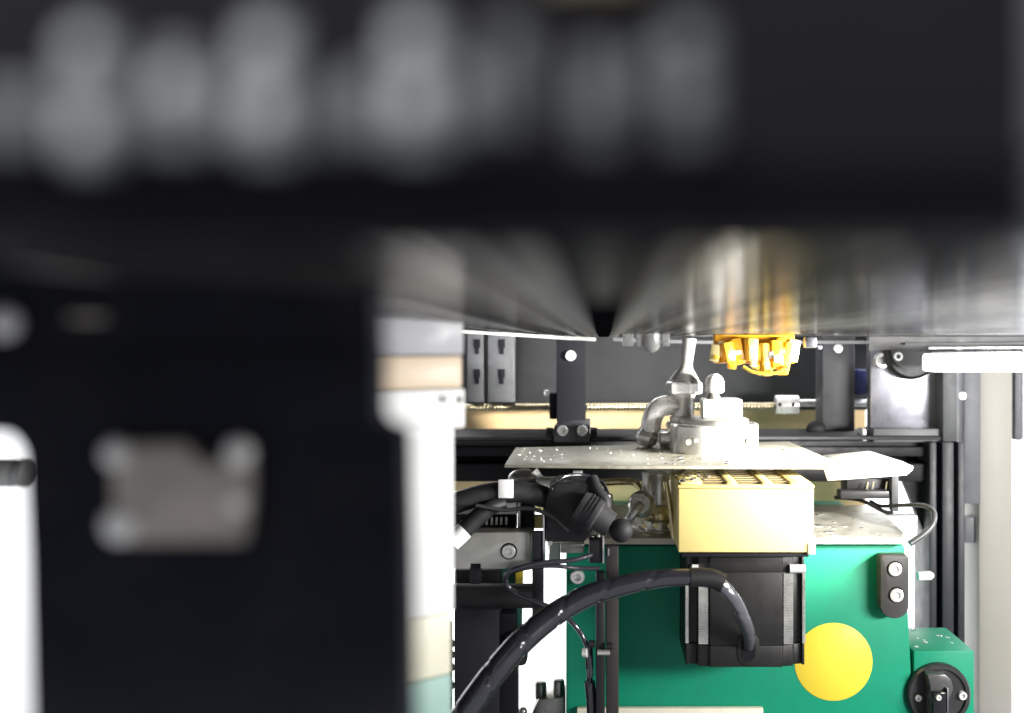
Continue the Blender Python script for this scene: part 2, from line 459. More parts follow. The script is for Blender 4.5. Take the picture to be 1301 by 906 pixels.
    b = MB(); b.pbox(1243, 400, 1289, 1000, 640, 690, bev=0.004); b.build("shaft", "beige_paint", t)
    b = MB(); b.pbox(1289.5, 440, 1302, 560, 650, 690, bev=0.002); b.build("side_flange", "mid_grey", t)
    # white light bar
    t = thing("light_bar", "glowing white light bar under conveyor edge at far right", "lamp", W(1260, 473, 560))
    b = MB(); b.pbox(1185, 450, 1420, 473, 560, 580, bev=0.0018); b.build("diffuser", "lamp_glow", t)
    b = MB(); b.pbox(1183, 446, 1424, 449.6, 556, 584, bev=0.0006); b.build("housing", "aluminium", t)
mat("mid_grey2", (0.095, 0.098, 0.106), 0.5, spec=0.35, var=0.12, dirt=(0.05, 0.05, 0.055), dirt_amt=0.4, dscale=90)
mat("post_black", (0.026, 0.026, 0.034), 0.45, spec=0.4, var=0.1)
mat("spindle_steel", (0.42, 0.36, 0.24), 0.34, 1.0, var=0.08)
rear()

# ------------------------------------------------------------------ solder pot
def pot():
    t = thing("solder_pot", "green painted solder pot with yellow round sticker under the steel plate", "solder pot", W(940, 1000, 500) )
    d = 500
    b = MB(); b.pbox(719, 693, 1150, 1040, d, 640, bev=0.0015)
    # slight flare towards the bottom on the right, as the welded shell has
    zt = W(0, 693, d).z; zb = W(0, 1040, d).z
    for v in b.bm.verts:
        f = (zt - v.co.z) / (zt - zb)
        if v.co.x > 0.05: v.co.x += f * mm(18, d)
    b.build("body", "green_paint", t)
    # sticker
    c = W(1059, 841, d - 0.25); r = mm(49.5, d)
    b = MB(); b.lathe(c + Vector((0, 0.0002, 0)), c, [(0, r), (0.7, r), (1, r - 0.00008)], 72)
    b.build("sticker", "yellow_sticker", t)
    # top plate
    z = W(0, 692, 497).z
    pts = [W(700, 683.5, 497), W(1146, 683.5, 497)]
    outline = []
    for (px, dd) in ((700, 497), (1147, 497), (1147, 512), (1112, 596), (700, 596)):
        p = W(px, 0, dd); outline.append(Vector((p.x, p.y, z)))
    b = MB(); b.poly(outline, (0, 0, 0.0034)); pl = b.build("top_plate", "dirty_plate", t, bevel=0.0004)
    b = MB(); b.pbox(701, 684.2, 1146, 691, 496.3, 497, bev=0); b.build("front_edge", "cream_edge", pl)
    # solder splashes on the plate
    s = MB()
    zz = z + 0.0034
    for k in range(26):
        x = random.uniform(0.105, 0.142); y = random.uniform(0.50, 0.575)
        rr = random.uniform(0.0004, 0.0014) * (2.0 if random.random() < 0.12 else 1)
        s.ball((x, y, zz), rr, (1.3, random.uniform(0.8, 2.0), 0.3), 8, 5)
    for k in range(25):
        x = random.uniform(-0.01, 0.03); y = random.uniform(0.50, 0.56)
        s.ball((x, y, zz), random.uniform(0.0003, 0.0009), (1.3, 1.3, 0.4), 8, 5)
    s.build("solder_splash", "solder", pl, stuff=True)
    # latch strap on the right
    d2 = 492
    x0, x1, y0, y1 = 1119, 1155, 706, 786
    out = []
    r_ = 17
    for (cx, cy, a0, a1, rr) in ((x0 + 4, y0 + 4, 180, 270, 4), (x1 - 4, y0 + 4, 270, 360, 4), (x1 - r_, y1 - r_, 0, 90, r_), (x0 + r_, y1 - r_, 90, 180, r_)):
        for k in range(7):
            a = math.radians(a0 + (a1 - a0) * k / 6)
            out.append(W(cx + rr * math.cos(a), cy + rr * math.sin(a), d2))
    b = MB(); b.poly(out, (0, 0.0078, 0)); st = b.build("latch_strap", "strap_black", t, bevel=0.0006)
    for (x, y) in ((1137, 723), (1139, 756)):
        b = MB(); b.disc(x, y, d2 + 0.1, d2 - 0.15, [(0, mm(10.5, d2)), (1, mm(10.2, d2))], 28); b.build("bolt_recess", "black_matte", st)
        bolt(st, W(x, y, d2 - 0.15), mm(8.6, d2), m="bright_steel", depth=0.0012)
    # bolts on the left edge
    for y in (732, 763):
        bolt(t, W(734, y, d), mm(9, d), m="bright_steel")
    # pale label strip at the bottom
    b = MB(); b.pbox(733, 900, 970, 960, 496, 499.6, bev=0.0006); b.build("lower_plate", "cream_edge", t)
mat("strap_black", (0.055, 0.053, 0.052), 0.5, spec=0.4, var=0.1)
pot()

# ------------------------------------------------------------------ pump block and motor
def block():
    d0, d1 = 455, 508
    t = thing("pump_block", "cream yellow block with slotted top above the black motor", "block", W(948, 703, d0))
    b = MB(); b.pbox(862, 621, 1034, 702, d0, d1, bev=0.0006); b.build("body", "cream_block", t)
    b = MB(); b.pbox(861.5, 616.5, 1034.5, 620.6, d0 - 0.2, d1, bev=0.0003); top = b.build("lid", "cream_block", t)
    zt = W(0, 616.5, d0 - 0.2).z
    # pockets on the lid: dark floor, cream ribs along the depth, fine cross fins
    xs = [W(x, 0, d0).x for x in (862, 893, 909, 937, 953, 982, 998, 1010, 1034)]
    ya, yb = d0 / 1000 + 0.003, d1 / 1000 - 0.006
    for i in range(3):
        xa, xb = xs[1 + 2 * i] + 0.0005, xs[3 + 2 * i] - 0.0052
        if i == 2: xb = xs[6] + 0.002
        b = MB(); b.box((xa, ya, zt), (xb, yb, zt + 0.0005)); b.build("pocket_floor", "slot_brown", top)
        for k in range(6):
            y = ya + (yb - ya) * (k + 0.5) / 6
            b = MB(); b.box((xa + 0.0003, y - 0.0007, zt + 0.0005), (xb - 0.0003, y + 0.0007, zt + 0.0009)); b.build("fin", "fin_brown", top)
    for xa, xb in ((xs[0] + 0.001, xs[1]), (xs[3] - 0.0047, xs[3]), (xs[5] - 0.0047, xs[5]), (xs[6] + 0.0025, xs[8] - 0.001)):
        b = MB(); b.box((xa, ya - 0.002, zt), (xb, yb + 0.003, zt + 0.0011), 0.0003); b.build("rib", "cream_block", top)
    # solder crumbs
    s = MB()
    for k in range(18):
        s.ball((random.uniform(xs[0], xs[2]), random.uniform(ya, yb), zt + 0.0012), random.uniform(0.0006, 0.0018), (1, 1, 0.6), 8, 6)
    s.build("solder_crumbs", "solder", top, stuff=True)
    b = MB(); b.pbox(1026, 690, 1036.5, 705, d0 - 0.6, d0 + 8, bev=0.0006); b.build("corner_foot", "cream_edge", t)

    # stepper motor, shaft upwards
    dm = 459
    t = thing("stepper_motor", "black square stepper motor hanging under the cream block", "motor", W(948, 848, dm))
    cx = W(948, 0, dm).x; y0 = dm / 1000
    def sect(k=1.0, inset=0.0):
        h = 0.0278 * k
        P = [(-0.0168, 0), (0.0168, 0), (0.0172, 0.0012), (0.0222, 0.0020), (0.0226, 0.0042), (0.0262, 0.0050), (0.0266, 0.0030), (0.0278, 0.0034), (0.0278, 0.052), (-0.0278, 0.052), (-0.0278, 0.0034), (-0.0266, 0.0030), (-0.0262, 0.0050), (-0.0226, 0.0042), (-0.0222, 0.0020), (-0.0172, 0.0012)]
        return P
    def prism(ya, yb, inset=0.0):
        za, zb = W(0, yb, dm).z, W(0, ya, dm).z
        b = MB(); b.poly([(cx + x * (1 - inset), y0 + y + inset * 0.02, za) for x, y in sect()], (0, 0, zb - za)); return b
    b = MB(); b.pbox(866, 702.6, 1028, 708, dm - 2.5, dm + 56, bev=0.0006); b.build("mount_flange", "black_anodised", t)
    prism(708.3, 727).build("top_cap", "motor_black", t, bevel=0.0003)
    prism(727.3, 820).build("stator", "motor_black", t, bevel=0.0002)
    prism(820.3, 848, -0.006).build("end_cap", "motor_black", t, bevel=0.0006)
    # bare lamination strips at the corners, one sheet above another
    za, zb = W(0, 819, dm).z, W(0, 729, dm).z
    for sgn in (-1, 1):
        b = MB(); nl = 44
        for k in range(nl):
            z0 = za + (zb - za) * k / nl; z1 = za + (zb - za) * (k + 0.78) / nl
            xa, xb = cx + sgn * 0.0177, cx + sgn * 0.0221
            b.box((min(xa, xb), y0 + 0.0008 , z0), (max(xa, xb), y0 + 0.003, z1))
        b.build("lamination_stack", "steel", t, smooth=False)
        b = MB(); xa, xb = cx + sgn * 0.0267, cx + sgn * 0.0281
        for k in range(nl):
            z0 = za + (zb - za) * k / nl; z1 = za + (zb - za) * (k + 0.78) / nl
            b.box((min(xa, xb), y0 + 0.0022, z0), (max(xa, xb), y0 + 0.006, z1))
        b.build("lamination_stack", "steel", t, smooth=False)
    # corner bolts
    for x in (1013, 883):
        b = MB(); b.cyl(W(x - (10 if x > 900 else 4), 722.5, dm + 1.2), W(x + (10 if x > 900 else 4), 722.5, dm + 1.2), mm(5.6, dm), seg=16)
        b.build("corner_bolt", "bright_steel", t)
    # cable boss
    c = W(951, 826, dm - 0.4)
    b = MB()
    out = []
    for (cyy, a0, a1) in ((817, 180, 360), (833, 0, 180)):
        for k in range(13):
            a = math.radians(a0 + (a1 - a0) * k / 12)
            out.append(W(951 + 14 * math.cos(a), cyy + 13 * math.sin(a), dm - 0.7))
    b.poly(out, (0, 0.003, 0)); boss = b.build("cable_boss", "motor_black", t, bevel=0.0003)
    b = MB(); out = []
    for (cyy, a0, a1) in ((817, 180, 360), (831, 0, 180)):
        for k in range(13):
            a = math.radians(a0 + (a1 - a0) * k / 12)
            out.append(W(951 + 9 * math.cos(a), cyy + 9.5 * math.sin(a), dm - 0.95))
    b.poly(out, (0, 0.001, 0)); b.build("cable_hole", "black_matte", boss)
mat("fin_brown", (0.34, 0.27, 0.13), 0.55, var=0.25, vscale=400)
block()

# spiral wrapped cable
def cable():
    t = thing("motor_cable", "thick black spiral wrapped cable arching from the motor's end cap", "cable", W(590, 906, 402))
    pts = [W(951, 821, 459), W(952, 810, 453), W(947, 792, 446), W(934, 764, 440), W(916, 743, 438), W(896, 735, 437)]
    b = MB(); b.tube(pts, mm(8.6, 440), 20, 14, groove=0.0145, rfun=lambda f: mm(7.0 + 2.0 * min(1, f * 3), 440)); b.build("thin_sleeve", "wrap_sheen", t)
    pts = [W(918, 741, 437), W(906, 735.5, 437), W(890, 733.5, 436.5), W(876, 733.5, 436)]
    b = MB(); b.tube(pts, mm(12.2, 436), 20, 6); b.build("heat_shrink", "black_rubber", t)
    pts = [W(880, 733.5, 436), W(840, 735, 434), W(795, 743, 431), W(745, 758, 427), W(700, 784, 421), W(655, 823, 413), W(612, 876, 405), W(560, 950, 397)]
    b = MB(); b.tube(pts, 0, 24, 34, groove=0.021, rfun=lambda f: (10.5 + 6.0 * min(1, f * 1.5)) * (436 - 39 * f) / F / 1000)
    b.build("thick_sleeve", "cable_gloss", t)
mat("wrap_sheen", (0.16, 0.16, 0.18), 0.18, 0.5, spec=0.9, rvar=0.05)
mat("cable_gloss", (0.020, 0.020, 0.027), 0.16, spec=0.9, rvar=0.05, bump=0.15, bscale=500)
cable()

# ------------------------------------------------------------------ tray
def tray():
    z = W(0, 597, 472).z
    t = thing("drip_tray", "thin splattered steel tray under the round nozzle base", "tray", Vector((W(860, 0, 520).x, 0.52, z)))
    o = []
    for px, dd in ((641, 480), (800, 474), (1052, 474), (1056, 500), (1003, 588), (655, 556)):
        p = W(px, 0, dd); o.append(Vector((p.x, p.y, z)))
    b = MB(); b.poly(o, (0, 0, 0.0016)); b.build("sheet", "tray_steel", t, bevel=0.0003)
    s = MB(); zz = z + 0.0016
    for k in range(55):
        y = random.uniform(0.482, 0.555); x = random.uniform(-0.045, 0.075)
        r = random.uniform(0.00025, 0.0006) * (2.2 if random.random() < 0.1 else 1)
        s.ball((x, y, zz), r, (1.2, 1.5, 0.5), 8, 5)
    for k in range(22):
        y = random.uniform(0.482, 0.51); x = random.uniform(0.03, 0.095)
        s.ball((x, y, zz), random.uniform(0.0006, 0.002), (1.6, 1.3, 0.35), 8, 5)
    s.build("solder_splash", "solder", t, stuff=True)
    b = MB(); b.poly([W(975, 590, 512) , W(1000, 572, 545), W(1003, 575, 545), W(978, 594, 512)], (0, 0.001, 0.001))
    b.build("scrap_strip", "solder", t)
    # side flap
    t = thing("side_flap", "bright bent sheet flap beside the tray's right corner", "flap", W(1098, 610, 476))
    z2 = W(0, 596, 474).z
    o = []
    for px, dd in ((1047, 474), (1160, 474), (1148, 492), (1105, 540), (1046, 520)):
        p = W(px, 0, dd); o.append(Vector((p.x, p.y, z2)))
    b = MB(); b.poly(o, (0, 0, 0.0014)); b.build("top_sheet", "flap_white", t, bevel=0.0003)
    b = MB(); b.poly([W(1047, 596.2, 474), W(1160, 596.2, 474), W(1152, 604, 474), W(1052, 611, 474)], (0, 0.0012, 0)); b.build("front_lip", "flap_white", t, bevel=0.0002)
    # tray post
    b = MB(); b.pbox(728, 599, 740, 640, 508, 513, bev=0.0004)
    tag(b.build("tray_stay", "white_plastic"), "short white stay under the tray's left half", "bracket")
mat("flap_white", (0.80, 0.78, 0.70), 0.42, 0.35, var=0.08, dirt=(0.6, 0.56, 0.44), dirt_amt=0.5, dscale=120)
tray()

# ------------------------------------------------------------------ nozzles
def nozzles():
    d = 540; z0 = W(0, 597, 472).z + 0.0016
    u = d / F / 1000
    def at(px, z): return Vector(((px - VX) * u, d / 1000, z))
    t = thing("solder_nozzle", "bright domed solder nozzle on stepped round steel base", "nozzle", at(907, z0))
    h = lambda py: CZ + (VY - py) * u
    b = MB(); b.lathe(at(907, z0), at(907, h(537)), [(0, 54 * u), (0.0, 56 * u), (0.93, 56 * u), (1, 54 * u)], 64); b.build("base_ring", "base_silver", t)
    b = MB(); b.lathe(at(907, h(536.8)), at(907, h(531)), [(0, 44 * u), (0.8, 44 * u), (1, 42 * u)], 48); b.build("collar", "dull_steel", t)
    b = MB(); b.box(at(891, h(530.8)) + Vector((0, -0.008, 0)), at(941, h(506)) + Vector((0, 0.010, 0)), 0.0012); b.build("holder_block", "bright_steel", t)
    b = MB(); b.lathe(at(906, h(505.8)), at(906, h(494)), [(0, 10 * u), (0.5, 7.5 * u), (1, 8.5 * u)], 28); b.build("neck", "dull_steel", t)
    b = MB(); b.lathe(at(908, h(499)), at(908, h(475)), [(0, 10.5 * u), (0.12, 12.5 * u), (0.55, 12.3 * u), (0.78, 10.4 * u), (0.9, 8 * u), (0.97, 5 * u), (1.0, 4.5 * u), (0.95, 3 * u)], 32); b.build("tip", "nozzle_silver", t)
    for px in (870, 945):
        b = MB(); b.cyl(at(px, h(556)) + Vector((0, -0.0245 if px < 900 else -0.0205, 0)), at(px, h(556)) + Vector((0, -0.0215 + (0.006 if px > 900 else 0), 0)), 4 * u, seg=14); b.build("grub_screw", "dull_steel", t)
    # flux sprayer, just behind and left
    d2 = 556; u2 = d2 / F / 1000
    at2 = lambda px, z: Vector(((px - VX) * u2, d2 / 1000, z))
    h2 = lambda py: CZ + (VY - py) * u2
    t = thing("flux_sprayer", "slender flux spray tube rising from white hex nut left of the nozzle", "spray nozzle", at2(868, h2(566)))
    b = MB(); b.lathe(at2(870, h2(484)), at2(876, h2(430)), [(0, 20 * u2), (0.1, 17 * u2), (0.3, 9 * u2), (0.42, 7.5 * u2), (1, 9 * u2)], 32); b.build("spray_tube", "spray_alloy", t)
    b = MB(); b.lathe(at2(869, h2(500.5)), at2(869, h2(484.3)), [(0, 21 * u2), (0.12, 24 * u2), (0.85, 24 * u2), (1, 21 * u2)], 6); b.build("hex_nut", "bright_steel", t, smooth=False, bevel=0.0004)
    b = MB(); b.lathe(at2(868, h2(548)), at2(868, h2(500.8)), [(0, 17 * u2), (0.4, 17 * u2), (0.42, 14 * u2), (0.9, 14 * u2), (1, 16 * u2)], 32); b.build("body", "bright_steel", t)
    b = MB(); b.tube([at2(866, h2(516)), at2(848, h2(515)), at2(835, h2(520)), at2(828, h2(534)), at2(827, h2(548))], 13 * u2, 20, 8); b.build("elbow_fitting", "bright_steel", t)
    b = MB(); b.lathe(at2(824, h2(545)), at2(818, h2(566)), [(0, 11 * u2), (0.3, 15 * u2), (0.7, 15 * u2), (1, 11 * u2)], 6); b.build("elbow_nut", "bright_steel", t, bevel=0.0004)
    b = MB(); b.box(at2(838, h2(566)) + Vector((0, -0.006, 0)), at2(884, h2(548.3)) + Vector((0, 0.01, 0)), 0.0008); b.build("mount_foot", "steel", t)
    b = MB(); b.ball(at2(852, h2(540)), 6 * u2); b.build("valve_ball", "bright_steel", t)
mat("nozzle_silver", (0.95, 0.94, 0.92), 0.28, 0.4, var=0.08, bump=0.2, bscale=700)
mat("base_silver", (0.94, 0.93, 0.88), 0.22, 0.6, var=0.06, dirt=(0.6, 0.56, 0.46), dirt_amt=0.4)
mat("spray_alloy", (0.50, 0.49, 0.47), 0.4, 0.6, var=0.1)
nozzles()

# ------------------------------------------------------------------ left clutter round the pot
def clutter():
    # brass riser pipe and its lever on the pot plate
    d = 520; u = d / F / 1000
    at = lambda px, py, dd=0: W(px, py, d + dd)
    t = thing("riser_pipe", "steel and brass riser fitting on the plate left of the cream block", "fitting", at(838, 684))
    b = MB(); b.lathe(at(838, 640), at(838, 600), [(0, 14 * u), (0.7, 15 * u), (0.85, 20 * u), (1, 22 * u)], 36); b.build("pipe", "steel", t)
    b = MB(); b.lathe(at(838, 660), at(838, 640.3), [(0, 22 * u), (0.2, 24 * u), (0.8, 22 * u), (1, 18 * u)], 36); b.build("ring", "brass", t)
    b = MB(); b.lathe(at(838, 676), at(838, 660.3), [(0, 28 * u), (0.35, 28 * u), (0.4, 20 * u), (1, 19 * u)], 36); b.build("base_flange", "steel", t)
    b = MB(); b.pbox(816, 600, 825, 640, d - 12, d - 8, bev=0.0005); b.build("stay", "bright_steel", t)
    for x in (818, 834, 852):
        bolt(t, at(x, 668, -16), 3.6 * u, m="brass")
    t = thing("lever_knob", "round flattened steel lever head with bent rod beside riser fitting", "lever", at(800, 665, -22))
    b = MB(); b.lathe(at(813, 640, -30), at(817, 642, -22), [(0, 12 * u), (0.25, 16 * u), (0.8, 16 * u), (1, 13 * u)], 30); b.build("head", "steel", t)
    b = MB(); b.tube([at(818, 640, -26), at(808, 648, -32), at(798, 662, -30), at(792, 676, -20)], 5.0 * u, 12, 6, rfun=lambda f: (7 - 3 * f) * u); b.build("stem", "steel", t)
    b = MB(); b.tube([at(764, 613, 2), at(790, 612, 2), at(806, 613, 0), at(816, 622, -4)], 4.5 * u, 12, 6)
    tag(b.build("brass_pipe", "brass"), "thin bent brass pipe under the tray", "pipe")
    b = MB(); b.tube([at(846, 612, -30), at(852, 650, -30), at(856, 684, -30)], 3.4 * u, 10, 4)
    tag(b.build("brass_strip", "brass"), "slim brass rod against the cream block's left side", "rod")
    # ball joint and rod under the tray
    t = thing("ball_joint", "shiny steel ball joint with rod under the tray's left corner", "joint", W(668, 618, 500))
    u = 500 / F / 1000
    b = MB(); b.ball(W(665, 608, 500), 17 * u, (1.15, 0.9, 0.75), 28, 16); b.build("dome", "dull_steel", t)
    b = MB(); b.lathe(W(648, 619, 500), W(690, 619, 500), [(0, 6 * u), (1, 6 * u)], 16); b.build("seat", "dull_steel", t)
    b = MB(); b.tube([W(676, 600, 500), W(686, 611, 500), W(700, 612, 500), W(728, 609, 500)], 6.5 * u, 14, 6, rfun=lambda f: (8.5 - 3 * f) * u); b.build("rod", "bright_steel", t)
    # hoses
    t = thing("tagged_hose", "black hose with white tag leading to the black dispensing head", "hose", W(640, 640, 468))
    u = 468 / F / 1000
    b = MB(); b.tube([W(545, 652, 462), W(585, 637, 464), W(622, 627, 466), W(660, 625, 468), (W(700, 634, 470)), W(735, 650, 472)], 13.5 * u, 18, 8); b.build("sleeve", "black_rubber", t)
    b = MB(); b.tube([W(634, 624.5, 466.7), W(643, 624.2, 467), W(652, 624.5, 467.5)], 0, 18, 3, rfun=lambda f: 14.6 * u)
    b.build("white_tag_band", "black_rubber", t)
    b = MB(); b.pbox(633, 609.5, 652, 633, 460.2, 461.4, bev=0.0003); b.build("white_tag", "white_plastic", t)
    t = thing("branch_hose", "short black hose branch with pale end below the tagged hose", "hose", W(600, 675, 460))
    b = MB(); b.tube([W(640, 640, 464), W(622, 646, 460), W(604, 660, 458), W(588, 676, 456)], 9.5 * u, 16, 6, rfun=lambda f: (8 + 3 * min(1, f * 2)) * u); b.build("sleeve", "black_rubber", t)
    b = MB(); b.tube([W(590, 674, 456), W(583, 681, 455), W(574, 689, 454)], 11.5 * u, 16, 4); b.build("end_plug", "white_plastic", t)
    # rack housing and clamp plate
    t = thing("rack_housing", "grey steel housing with dark toothed slot under the tagged hose", "housing", W(615, 676, 474))
    b = MB(); b.pbox(566, 630, 657, 654, 474, 490, bev=0.0006); b.build("cover", "dull_steel", t)
    b = MB(); b.pbox(566, 654.3, 655, 674, 480, 490, bev=0.0003); b.build("slot", "black_matte", t)
    for k in range(9):
        x = 592 + 6.2 * k
        b = MB(); b.pbox(x, 657, x + 3, 667, 478.4, 480, bev=0.0002); b.build("tooth", "dull_steel", t)
    b = MB(); b.pbox(657.4, 634, 661, 680, 472.8, 490, bev=0.0003); b.build("side_plate", "dull_steel", t)
    b = MB(); b.pbox(661.5, 636, 678, 676, 482, 492, bev=0.0004)
    tag(b.build("black_spacer", "black_anodised"), "black spacer right of the toothed housing", "spacer")
    b = MB(); b.pbox(679, 655, 690, 671.5, 486, 490, bev=0.0003)
    tag(b.build("amber_tab", "cream_block"), "small pale amber tab beside the black dispensing head", "tab")
    t = thing("clamp_plate", "grey steel clamp plate with one recessed socket bolt", "plate", W(620, 723, 462))
    out = [W(x, y, 462) for x, y in ((540, 677), (672, 676), (675, 681), (675, 723), (610.5, 723), (610.5, 716.5), (597, 716.5), (597, 723), (540, 723))]
    b = MB(); b.poly(out, (0, 0.012, 0)); cp = b.build("plate_body", "clamp_steel", t, bevel=0.0005)
    u = 462 / F / 1000
    b = MB(); b.disc(646.5, 700.5, 462.2, 461.85, [(0, 10.8 * u), (1, 10.6 * u)], 32); b.build("counterbore", "black_matte", t)
    bolt(t, W(646.5, 700.5, 461.85), 8.6 * u, m="steel", depth=0.001)
    b = MB(); b.pbox(597.5, 717, 610, 742, 466, 474, bev=0.0003)
    tag(b.build("black_pin", "black_anodised"), "black square pin in the notch under the clamp plate", "pin")
    # vertical strap
    t = thing("black_strap", "narrow black vertical strap right of the clamp plate", "strap", W(682, 785, 458))
    b = MB(); b.pbox(676, 676, 690.5, 784, 459, 463, bev=0.0003); b.build("bar", "black_anodised", t)
    b = MB(); b.pbox(689.8, 648, 691.6, 716, 458.2, 470, bev=0.0001); b.build("bright_edge", "aluminium", t)  # highlight on the bar's right edge, shaped as a bright strip
    b = MB(); b.pbox(695.6, 673, 697.4, 705, 466, 472, bev=0.0001); b.build("bright_edge", "white_plastic", t)
    # horizontal tube
    t = thing("black_cross_tube", "thick black horizontal tube below the clamp plate", "tube", W(620, 772, 478))
    u = 478 / F / 1000
    b = MB(); b.cyl(W(470, 757, 478), W(677, 757, 478), 15.5 * u, seg=32); b.build("tube_body", "black_rubber", t)
    b = MB(); b.cyl(W(677.2, 757, 478), W(681, 757, 478), 13 * u, seg=32); b.build("end_cap", "black_plastic", t)
    # black column, lower left
    t = thing("black_column", "broad black column below the cross tube", "column", W(608, 1000, 486))
    b = MB(); b.pbox(577, 724, 634, 1000, 486, 512, bev=0.0008); b.build("face", "black_anodised", t)
    b = MB(); b.pbox(634.5, 780, 655, 1000, 490, 510, bev=0.0008); b.build("side_rail", "black_matte", t)
    for y0, y1, x1 in ((804, 824, 664), (824.4, 848, 669)):
        b = MB(); b.pbox(648, y0, x1, y1, 484, 496, bev=0.0025); b.build("side_lug", "black_plastic", t)
    b = MB(); b.pbox(636, 722, 662, 800, 500, 510, bev=0.0005); b.build("rear_fin", "teal_plastic", t)
    b = MB(); b.pbox(655, 724, 664, 743, 496, 500, bev=0.0003); b.build("yellow_tag", "yellow_sticker", t)
    # dispensing head
    t = thing("dispensing_head", "bulky black dispensing head with round tip pointing down right", "dispenser", W(735, 692, 462))
    d = 462; u = d / F / 1000
    b = MB(); out = [W(x, y, d) for x, y in ((692, 640), (698, 617), (708, 612.5), (748, 613), (756, 618), (766, 640), (760, 668), (742, 690), (692, 690))]
    b.poly(out, (0, 0.026, 0)); b.build("housing", "black_plastic", t, bevel=0.0016)
    b = MB(); b.lathe(W(736, 642, d - 6), W(776, 667, d - 8), [(0, 19 * u), (0.12, 21 * u), (0.55, 21 * u), (0.6, 18 * u), (1, 16 * u)], 32); b.build("barrel", "barrel_grey", t)
    for f in (0.2, 0.3, 0.4):
        a_, c_ = W(736, 642, d - 6), W(776, 667, d - 8); p_ = a_.lerp(c_, f); q_ = a_.lerp(c_, f + 0.04)
        b = MB(); b.cyl(p_, q_, 22.4 * u, seg=32); b.build("barrel_rib", "black_plastic", t)
    b = MB(); b.ball(W(789, 674, d - 9), 15 * u, (1, 1, 1.0), 28, 18); b.build("tip", "black_rubber", t)
    b = MB(); b.poly([W(737, 650, d - 1), W(741, 642, d - 1), W(748, 645, d - 1), W(750, 651, d - 1), W(743, 662, d - 1)], (0, -0.0115, 0)); b.build("green_tab", "teal_plastic", t)
    b = MB(); b.tube([W(752, 608, d + 4), W(758, 622, d), W(768, 636, d - 2), W(768, 650, d - 4)], 8 * u, 14, 6); b.build("side_hose", "black_rubber", t)
    for x, y in ((751, 630), (748, 634), (699, 690)):
        bolt(t, W(x, y, d), 3 * u, m="steel")
    b = MB(); b.lathe(W(770, 628, d + 18), W(770, 650, d + 18), [(0, 9 * u), (0.5, 10 * u), (1, 8 * u)], 20); b.build("steel_collar", "dull_steel", t)
    # bracket holding the black bar in front of the pot
    t = thing("sensor_bar", "black vertical bar with side rod in front of green pot's left edge", "bar", W(770, 1000, 470))
    d = 470; u = d / F / 1000
    b = MB(); b.pbox(770, 694, 786, 1000, d, d + 5, bev=0.0004); b.build("bar", "bar_black", t)
    b = MB(); b.pbox(757, 728, 768.5, 1000, d - 4, d + 2, bev=0.0006); b.build("side_rod", "black_plastic", t)
    b = MB(); b.pbox(748, 684, 767, 716, d - 6, d + 2, bev=0.001); b.build("clamp", "black_plastic", t)
    b = MB(); b.pbox(765.5, 680, 767.6, 716, d - 7.2, d - 6.2, bev=0.0001); b.build("bright_edge", "aluminium", t)
    b = MB(); b.pbox(772, 697, 774, 706, d - 1, d - 0.2, bev=0.0001); b.build("bright_edge", "aluminium", t)
    for x, y in ((752, 681), (760, 679)):
        b = MB(); b.cyl(W(x, y + 4, d - 2), W(x, y, d - 2), 3 * u, seg=12); b.build("stud", "steel", t)
    b = MB(); b.cyl(W(759, 829, d - 5), W(775, 829, d - 5), 3.8 * u, seg=16); b.build("pin", "steel", t)
    for x, y in ((752, 818), (774, 821)):
        b = MB(); b.cyl(W(x - 4, y, d - 5), W(x + 4, y, d - 5), 4.5 * u, seg=14); b.build("knob", "black_plastic", t)
    b = MB(); b.pbox(697, 691, 712, 716, 520, 524, bev=0.001)
    tag(b.build("white_spacer", "white_plastic"), "small white spacer below the black dispensing head", "spacer")
    b = MB(); b.pbox(712, 691, 742, 703, 486, 494, bev=0.0005)
    tag(b.build("steel_tongue", "dull_steel"), "small steel tongue right of the white spacer", "bracket")
    # thin cables
    d = 462; u = d / F / 1000
    b = MB(); b.tube([W(752, 705, d - 2), W(726, 712, d - 6), W(690, 715, d - 9), W(658, 722, d - 10), W(644, 730, d - 8), W(643, 742, d - 5), W(655, 753, d - 4), W(680, 764, d - 6), W(708, 776, d - 4), W(728, 792, d + 4), W(742, 812, d + 4), W(748, 832, d + 6), W(751, 860, d + 6)], 3.2 * u, 12, 8)
    tag(b.build("sensor_wire", "cable_gloss"), "thin black wire looping left below the clamp plate", "wire")
    b = MB(); b.tube([W(762, 722, d - 1), W(735, 722, d - 4), W(700, 719, d - 8), W(668, 722, d - 6), W(640, 730, d)], 2.8 * u, 12, 8)
    tag(b.build("straight_wire", "cable_gloss"), "thin black wire running nearly level above the loop", "wire")
    b = MB(); b.tube([W(700, 622, 462), W(716, 606, 470), W(742, 604, 476), W(764, 612, 474), W(772, 626, 468)], 2.4 * u, 10, 8)
    tag(b.build("looped_wire", "cable_gloss"), "thin black wire looped over the black dispensing head", "wire")
    b = MB(); b.tube([W(604, 642, 452), W(640, 648, 455), W(672, 646, 456), W(700, 656, 456), W(722, 676, 455)], 2.6 * u, 10, 8)
    tag(b.build("sagging_wire", "black_rubber"), "dull black wire sagging below the tagged hose", "wire")
    t = thing("cable_bundle", "dark sleeved cable bundle hanging left of the black bar", "cable", W(750, 950, 474))
    b = MB(); b.tube([W(749, 866, 470), W(752, 900, 471), W(753, 980, 472)], 7 * u, 14, 5); b.build("sleeve", "cable_gloss", t)
    b = MB(); b.cyl(W(748, 820, 470), W(749, 849, 470), 5 * u, seg=16); b.build("plug", "black_plastic", t)
    b = MB(); b.tube([W(749, 847, 470), W(749, 857, 470), W(749, 868, 470)], 4 * u, 12, 4); b.build("wire", "cable_gloss", t)
